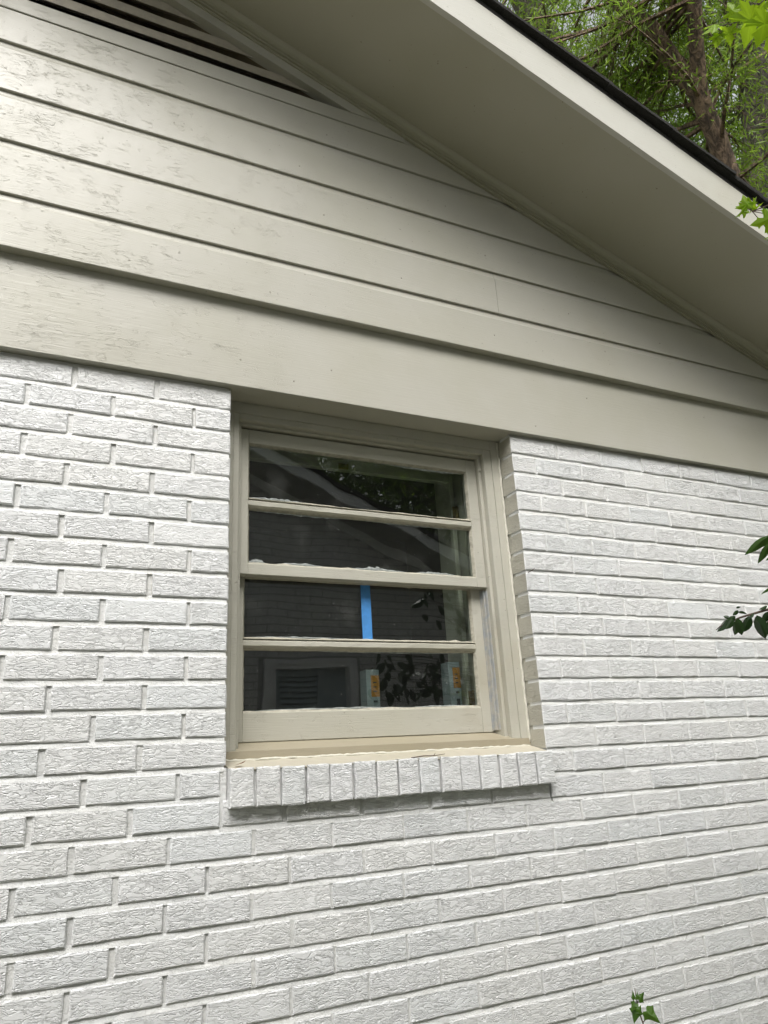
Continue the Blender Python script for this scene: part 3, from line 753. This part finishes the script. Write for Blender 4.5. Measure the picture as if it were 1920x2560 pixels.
# dark glossy shrub beside the wall
shrub = thing('shrub', 'dark glossy-leaved shrub whose branch tip reaches in front of the white bricks', 'shrub', loc=(2.15, -1.05, GZ))
sb = MB()
c0 = at(1800, 1566, 2.12); c1 = at(1850, 1544, 2.13); c2 = at(1925, 1522, 2.15)
sb.tube([V((2.15, -1.05, GZ)), V((2.10, -1.0, -.6)), V((1.95, -.95, .05)), V((1.62, -.82, .30)), c2, c1, c0, at(1790, 1575, 2.12)], [.022, .018, .012, .007, .0035, .0026, .0016, .0008], 7)
d0 = at(1925, 1345, 2.0)
sb.tube([V((2.10, -1.0, -.6)), V((2.0, -1.05, .2)), V((1.5, -.9, .46)), d0], [.012, .009, .005, .0018], 6)
e0 = V((1.75, -1.25, .35)); sb.tube([V((2.15, -1.05, -.8)), V((2.05, -1.2, -.1)), e0], [.012, .009, .004], 6)
CL = [((1846, 1526), (1831, 1538), 2.12, .3, 'oval'), ((1845, 1530), (1868, 1538), 2.13, .9, 'oval'), ((1838, 1540), (1812, 1562), 2.12, .2, 'oval'), ((1822, 1548), (1789, 1577), 2.12, .8, 'oval'),
      ((1826, 1545), (1808, 1540), 2.11, .2, 'oval'), ((1834, 1548), (1812, 1572), 2.11, .5, 'oval'), ((1845, 1548), (1834, 1588), 2.12, .4, 'oval'), ((1844, 1545), (1856, 1588), 2.10, -.2, 'oval'),
      ((1876, 1540), (1856, 1580), 2.13, .3, 'oval'), ((1892, 1538), (1912, 1598), 2.08, .2, 'oval'), ((1925, 1528), (1908, 1558), 2.10, -.2, 'oval'), ((1918, 1515), (1896, 1522), 2.14, .8, 'oval'),
      ((1930, 1545), (1925, 1600), 2.12, .3, 'oval'), ((1885, 1533), (1868, 1546), 2.13, .9, 'oval'), ((1840, 1520), (1852, 1518), 2.12, .5, 'oval')]
for (bp, tp, t, roll, kd) in CL: plant_leaf(kd, 'camleaf', bp, tp, shrub, t, 0, roll)
def lance(b_, t_, t, roll, wide=False): plant_leaf('lance', 'lanceleaf', b_, t_, shrub, t, 0, roll)
lance((1926, 1338), (1857, 1384), 2.0, .3); lance((1930, 1352), (1891, 1408), 2.0, .2); lance((1935, 1340), (1899, 1372), 2.02, -.2); lance((1930, 1468), (1898, 1482), 2.02, .8); lance((1945, 1380), (1912, 1400), 2.0, .3)
for (ce, nn, rx_, rz_) in [((1.95, -1.0, .25), 70, .42, .45), ((1.95, -1.35, -.15), 70, .45, .5), ((2.3, -.9, -.5), 70, .4, .6), ((1.75, -1.3, .28), 26, .25, .18), ((1.42, -1.35, .42), 60, .24, .11), ((1.55, -1.25, .78), 40, .2, .14)]:
    for i in range(nn):
        c = V((ce[0]+J(rx_), ce[1]+J(.35 if ce[0] > 1.6 else .12), ce[2]+J(rz_)))
        dd = c-CAM; zz = dd.dot(fwd)
        if zz > .1:
            u = 960+F_PX*dd.dot(rt)/zz; v = 1280-F_PX*dd.dot(upv)/zz
            if u < 2010 and -100 < v < 2660: continue
        d = V((J(1), J(1), -.9+J(.5))).normalized()
        put_leaf('oval', 'camleaf', c, c+d*random.uniform(.06, .09), shrub, J(1.5))
        if i % 3 == 0: sb.tube([V((2.1, -1.03, c.z-.15)), c], [.004, .0012], 4)
o = sb.build('stem', 'twig', shrub, smooth=True); o.matrix_parent_inverse = inv(shrub)

# ivy shoot at the foot of the picture
ivy = thing('ivy_shoot', 'small ivy shoot with lobed green leaves rising against the white bricks', 'ivy', loc=at(1607, 2558, 2.20))
iv = MB(); ivp = [at(1587, 2470, 2.21), at(1589, 2486, 2.205), at(1594.5, 2512, 2.20), at(1600, 2536, 2.195), at(1607.5, 2558, 2.19), at(1625, 2630, 2.17)]
iv.tube(ivp+[V((ivp[-1].x+.05, -.25, -1.0)), V((ivp[-1].x+.1, -.2, GZ))], [.0008, .0011, .0014, .0017, .0019, .0022, .003, .004], 6)
iv.tube([at(1607, 2556, 2.19), at(1615, 2548, 2.18)], [.0012, .001], 5)
o = iv.build('stem', 'twig', ivy, smooth=True); o.matrix_parent_inverse = inv(ivy)
for (bp, tp, t, roll) in [((1597, 2500), (1611, 2480), 2.18, .2), ((1596, 2497), (1594, 2476), 2.19, 1.0), ((1587, 2498), (1582, 2474), 2.21, .9), ((1588, 2508), (1576, 2530), 2.18, .4),
                          ((1597, 2530), (1603, 2512), 2.17, .4), ((1590, 2522), (1584, 2560), 2.19, .3), ((1616, 2528), (1652, 2560), 2.15, .2), ((1615, 2600), (1650, 2620), 2.15, .2)]:
    plant_leaf('ivy', 'ivyleaf', bp, tp, ivy, t, 0, roll)

# ================================================================== trees behind the house
def leaf_cloud(name, anchors, dirs, per, llen, lwid, mat_, parent, spread, droop=0.5, seed=1):
    r = np.random.default_rng(seed); N = len(anchors)
    a = np.repeat(np.asarray(anchors), per, 0); d = np.repeat(np.asarray(dirs), per, 0); n = len(a)
    s_ = r.random((n, 1)); p = a + d*s_*spread + r.normal(0, spread*.16, (n, 3))
    ld = d*.7 + r.normal(0, .75, (n, 3)); ld[:, 2] -= droop; ld /= np.linalg.norm(ld, axis=1)[:, None]
    wdir = np.cross(ld, r.normal(0, 1, (n, 3))); wdir /= np.linalg.norm(wdir, axis=1)[:, None]
    L = llen*r.uniform(.65, 1.3, (n, 1)); Wd = lwid*r.uniform(.7, 1.3, (n, 1))
    v = np.stack([p, p+ld*L*.45+wdir*Wd*.5, p+ld*L, p+ld*L*.45-wdir*Wd*.5], 1).reshape(-1, 3).astype(np.float32)
    me = bpy.data.meshes.new(name); me.vertices.add(4*n); me.vertices.foreach_set('co', v.ravel())
    me.loops.add(4*n); me.loops.foreach_set('vertex_index', np.arange(4*n, dtype=np.int32))
    me.polygons.add(n); me.polygons.foreach_set('loop_start', np.arange(0, 4*n, 4, dtype=np.int32))
    me.update(); me.validate()
    me.materials.append(M[mat_]); return me
def grow(limbs, n_bough, blen, seed, sub=9, bias=None):
    """boughs leave the limbs, twigs leave the boughs: gives tubes and leaf anchors"""
    r = random.Random(seed); tubes = MB(); anc = []; dirs = []
    for i in range(n_bough):
        L = r.choice(limbs); f = r.uniform(.25, 1)*(len(L)-1); k = min(int(f), len(L)-2); p = V(L[k]).lerp(V(L[k+1]), f-k)
        d = V((r.gauss(0, 1), r.gauss(0, 1), r.gauss(.15, .5)))
        if bias: d += V(bias)*.6
        d.normalize(); ln = blen*r.uniform(.5, 1.2)
        pts = [p]; 
        for q in range(4):
            d = (d+V((r.gauss(0, .18), r.gauss(0, .18), r.gauss(-.10, .12)))).normalized(); pts.append(pts[-1]+d*ln/4)
        tubes.tube(pts, [.028, .02, .014, .009, .004], 4)
        for q in range(sub):
            g_ = r.uniform(.2, 1)*4; k2 = min(int(g_), 3); c = pts[k2].lerp(pts[k2+1], g_-k2)
            td = (d+V((r.gauss(0, .8), r.gauss(0, .8), r.gauss(-.25, .5)))).normalized()
            anc.append(tuple(c)); dirs.append(tuple(td))
            e = c+td*.45; tubes.tube([c, c.lerp(e, .5)+V((0, 0, .02)), e], [.006, .004, .002], 3)
    return tubes, anc, dirs
def tree(name, label, limbs, rads, bark, n_bough, blen, per, leaf, llen, lwid, seed, sub=9, spread=.5, extra=None, group='trees beyond the house', bias=None):
    base = V(limbs[0][0]); t = thing(name, label, 'tree', group, loc=base)
    m = MB()
    for L, R in zip(limbs, rads): m.tube(L, R, 12)
    o = m.build('trunk', bark, t, smooth=True); o.matrix_parent_inverse = inv(t)
    tubes, anc, dirs = grow(limbs if extra is None else extra, n_bough, blen, seed, sub, bias)
    o = tubes.build('boughs', bark, t); o.matrix_parent_inverse = inv(t)
    o = link('crown', leaf_cloud('crown', anc, dirs, per, llen, lwid, leaf, t, spread, .5, seed), None, t); o.matrix_parent_inverse = inv(t)
    return t
P_ = lambda *a: tuple(at(*a))
f0 = P_(1748, 240, 9.2)
limb0 = [(6.25, 2.25, GZ), (6.15, 2.2, 1.0), (5.95, 2.1, 3.2), P_(1870, 560, 8.9), P_(1832, 470, 9.0), P_(1792, 345, 9.1), f0]
limb1 = [P_(1775, 300, 9.15), f0, P_(1690, 165, 9.3), P_(1630, 75, 9.4), P_(1540, 0, 9.5), P_(1440, -110, 9.7), P_(1330, -300, 10)]
limb2 = [P_(1741, 120, 9.2), P_(1735, 0, 9.2), P_(1728, -160, 9.3), P_(1720, -420, 9.6)]
tree('oak_tree', 'forked brown oak with narrow leaves, its limb leaning left above the roof edge', [limb0+limb2, limb1], [[.22, .17, .14, .115, .108, .10, .092, .075, .07, .06, .04], [.07, .085, .09, .086, .08, .07, .04]],
     'bark', 95, 1.9, 30, 'oakleaf', .10, .014, 3, extra=[limb0[3:], limb1, limb2], bias=(1.0, 1.5, .3))
pine = [(9.6, 4.1, GZ), (9.55, 4.05, 3.0), P_(1893, 520, 13.9), P_(1900, 330, 14.0), P_(1880, 120, 14.0), P_(1862, 0, 14.1), P_(1840, -250, 14.4)]
tree('tall_tree', 'tall grey straight trunk at the far right behind the maple leaves', [pine], [[.36, .31, .27, .25, .23, .21, .16]], 'greybark', 55, 2.8, 26, 'oakleaf', .13, .02, 5, spread=.6, extra=[pine[2:]], bias=(.8, 1.3, .2))
lean = [(9.9, 7.6, GZ), (9.5, 7.2, 4.0), P_(1530, 420, 16), P_(1440, 240, 16), P_(1345, 60, 16), P_(1230, -160, 16.4)]
tree('leaning_tree', 'pale leaning trunk half hidden in leaves above the left of the roof edge', [lean], [[.40, .36, .30, .28, .26, .2]], 'greybark', 85, 3.0, 28, 'oakleaf', .13, .021, 9, spread=.6, extra=[lean[2:]])
for i, (x, y, h, lab) in enumerate([(13.5, 9.0, 15.0, 'tall far tree filling the gap between the two grey trunks'), (9.0, 12.0, 17.0, 'far tree with dense crown behind the leaning trunk')]):
    L = [(x, y, GZ), (x+.2, y, h*.4), (x-.2, y+.2, h*.75), (x, y, h)]
    tree('far_tree', lab, [L], [[.35, .28, .2, .08]], 'greybark', 135, 4.0, 26, 'farleaf', .22, .05, 20+i, spread=1.0, extra=[L[1:]])

# ================================================================== the house across the side yard, seen in the panes
nb = thing('neighbour_house', 'white brick gabled house across the side yard, seen reflected in the window', 'house', loc=(-1.3, -4.05, GZ))
NI = inv(nb); NY = -4.05; NS = -.43; NZ0 = 2.10+.43*2.2
def nadd(name, m, mat_, parent=None, **k):
    o = m.build(name, mat_, parent or nb, **k); o.matrix_parent_inverse = NI if (parent is None) else Matrix(); return o
nzr = lambda x: NZ0+NS*x if x >= RIDGE else NZ0+NS*(2*RIDGE-x)
m = MB(); NXR = 3.55; NXL = 2*RIDGE-NXR
top = nzr(NXR)
ring = [(NXL, GZ), (1.44, GZ), (1.44, -.45), (2.20, -.45), (2.20, GZ), (NXR, GZ), (NXR, top), (RIDGE, nzr(RIDGE)), (NXL, top)]
m.box(NXL, 1.44, NY-.2, NY, GZ, top); m.box(2.20, NXR, NY-.2, NY, GZ, top); m.box(1.44, 2.20, NY-.2, NY, GZ, -.45); m.box(1.44, 2.20, NY-.2, NY, .84, top)
m.add([(NXL, NY, top), (NXR, NY, top), (RIDGE, NY, nzr(RIDGE)), (NXL, NY-.2, top), (NXR, NY-.2, top), (RIDGE, NY-.2, nzr(RIDGE))], [(0, 1, 2), (5, 4, 3), (1, 4, 5, 2), (2, 5, 3, 0)])
m.box(NXL, NXR, NY-8, NY-7.8, GZ, top); m.box(NXL, NXL+.2, NY-7.8, NY-.2, GZ, top); m.box(NXR-.2, NXR, NY-7.8, NY-.2, GZ, top)
nadd('wall', m, 'nmortar')
m = MB(); k = 0; z = GZ+.01
while z < nzr(RIDGE)-.1:
    hw = min(NXR, RIDGE+(nzr(RIDGE)-z-.09)/-NS) if z > top-.1 else NXR
    x = -NXR+2*RIDGE+(.0985 if k % 2 else 0)
    while x < NXR-.1:
        a, b_ = max(x+.004, 2*RIDGE-hw), min(x+.1925, hw)
        if b_-a > .03 and not (b_ > 1.36 and a < 2.28 and -.52 < z < .86):
            m.box(a, b_, NY-.01, NY+.007+J(.0015), z+J(.001), z+.0585)
        elif b_-a > .03:
            if a < 1.36: m.box(a, 1.36, NY-.01, NY+.007, z, z+.0585)
            elif b_ > 2.28: m.box(2.28, b_, NY-.01, NY+.007, z, z+.0585)
        x += .1965
    z += PC; k += 1
nadd('bricks', m, 'nbrick', kind='stuff')
def nrake(prof, mat_, name, xb=4.0):
    q = MB(); q.sweep([[(x, y, z0+NS*x) for (y, z0) in prof] for x in (RIDGE, xb)]); return nadd(name, mirrored(q), mat_)
nrake([(NY+.46, NZ0-.005), (NY+.44, NZ0-.005), (NY+.44, NZ0+.11), (NY+.46, NZ0+.11)], 'nwhite', 'fascia_board')
nrake([(NY+.439, NZ0+.01), (NY-8.4, NZ0+.01), (NY-8.4, NZ0+.02), (NY+.439, NZ0+.02)], 'nsoffit', 'soffit')
nrake([(NY+.49, NZ0+.112), (NY-8.4, NZ0+.112), (NY-8.4, NZ0+.15), (NY+.49, NZ0+.15)], 'shingle', 'roof')
nrake([(NY+.03, NZ0-.07), (NY+.0075, NZ0-.07), (NY+.0075, NZ0+.009), (NY+.05, NZ0+.009)], 'nwhite', 'rake_moulding')
m = MB()
for (a, b_, y0, y1) in [(0, .035, .0, .035), (.035, .075, .0, .018)]:
    m.box(1.40+a, 1.40+b_, NY+y0-.1, NY+y1, -.5, .875-a); m.box(2.24-b_, 2.24-a, NY+y0-.1, NY+y1, -.5, .875-a)
    m.box(1.40+b_, 2.24-b_, NY+y0-.1, NY+y1, .875-b_, .875-a)
nw = nadd('window', m, 'nwhite')
m = MB(); m.box(1.475, 1.525, NY-.06, NY-.04, -.5, .80); m.box(1.87, 1.91, NY-.06, NY-.04, -.5, .80); m.box(1.525, 1.87, NY-.06, NY-.04, .74, .80); m.box(1.525, 1.87, NY-.06, NY-.04, .30, .36)
nadd('shutter', m, 'shutter', nw)
for i in range(24):
    m = MB(); z = -.45+i*.05; m.add([(1.525, NY-.06, z+.035), (1.87, NY-.06, z+.035), (1.87, NY-.04, z), (1.525, NY-.04, z), (1.525, NY-.066, z+.029), (1.87, NY-.066, z+.029), (1.87, NY-.046, z-.006), (1.525, NY-.046, z-.006)],
          [(0, 1, 2, 3), (7, 6, 5, 4), (0, 4, 5, 1), (1, 5, 6, 2), (2, 6, 7, 3), (3, 7, 4, 0)])
    nadd('slat', m, 'shutter', nw)
m = MB(); m.box(1.475, 2.165, NY-.085, NY-.08, -.45, .80); nadd('pane', m, 'shutter', nw)
# trees behind that house, plus an unseen one added to darken the right side
YT = [(5.2, -13.5, 13.0, 'leafy tree behind the reflected gable, mirrored in the top pane'), (9.5, -12.0, 15.0, 'second tree to the right of the reflected gable'),
      (2.0, -17.0, 14.0, 'tree farther behind the reflected gable'), (7.6, -3.6, 9.0, 'unseen tree added at far right to shade the right of the wall'),
      (6.6, -8.6, 7.5, 'low bushy tree beside the reflected gable'), (10.5, -7.0, 8.0, 'low bushy tree farther right of the reflected gable')]
for i, (x, y, h, lab) in enumerate(YT):
    L = [(x, y, GZ), (x+.3, y, h*.35), (x-.2, y+.2, h*.7), (x, y, h)]
    low = [(x+.1, y, h*(.06 if i > 3 else .2)), L[1], L[2], L[3]]
    tree('yard_tree', lab, [L], [[.3, .26, .18, .06]], 'greybark', 100 if i == 3 else 190, 2.4 if i in (3, 4, 5) else 3.6, 20, 'farleaf', .17, .05, 40+i, spread=.9, extra=[low], group='trees behind the neighbour house')
# the wood all round, too far to count
N = 52000; an = rng.uniform(0, 2*math.pi, N); rad = rng.uniform(30, 46, N); hh = GZ+rng.random(N)**.8*(9+3*np.sin(an*7)+2*np.sin(an*17+1))
pts = np.stack([rad*np.cos(an), rad*np.sin(an), hh], 1); dd = rng.normal(0, 1, (N, 3)); dd /= np.linalg.norm(dd, axis=1)[:, None]
link('far_wood', leaf_cloud('far_wood', pts, dd, 1, .9, .5, 'farleaf', None, .5, .2, 77), None, None, kind='stuff', label='leafy wood all round the lot, in the distance', category='wood')
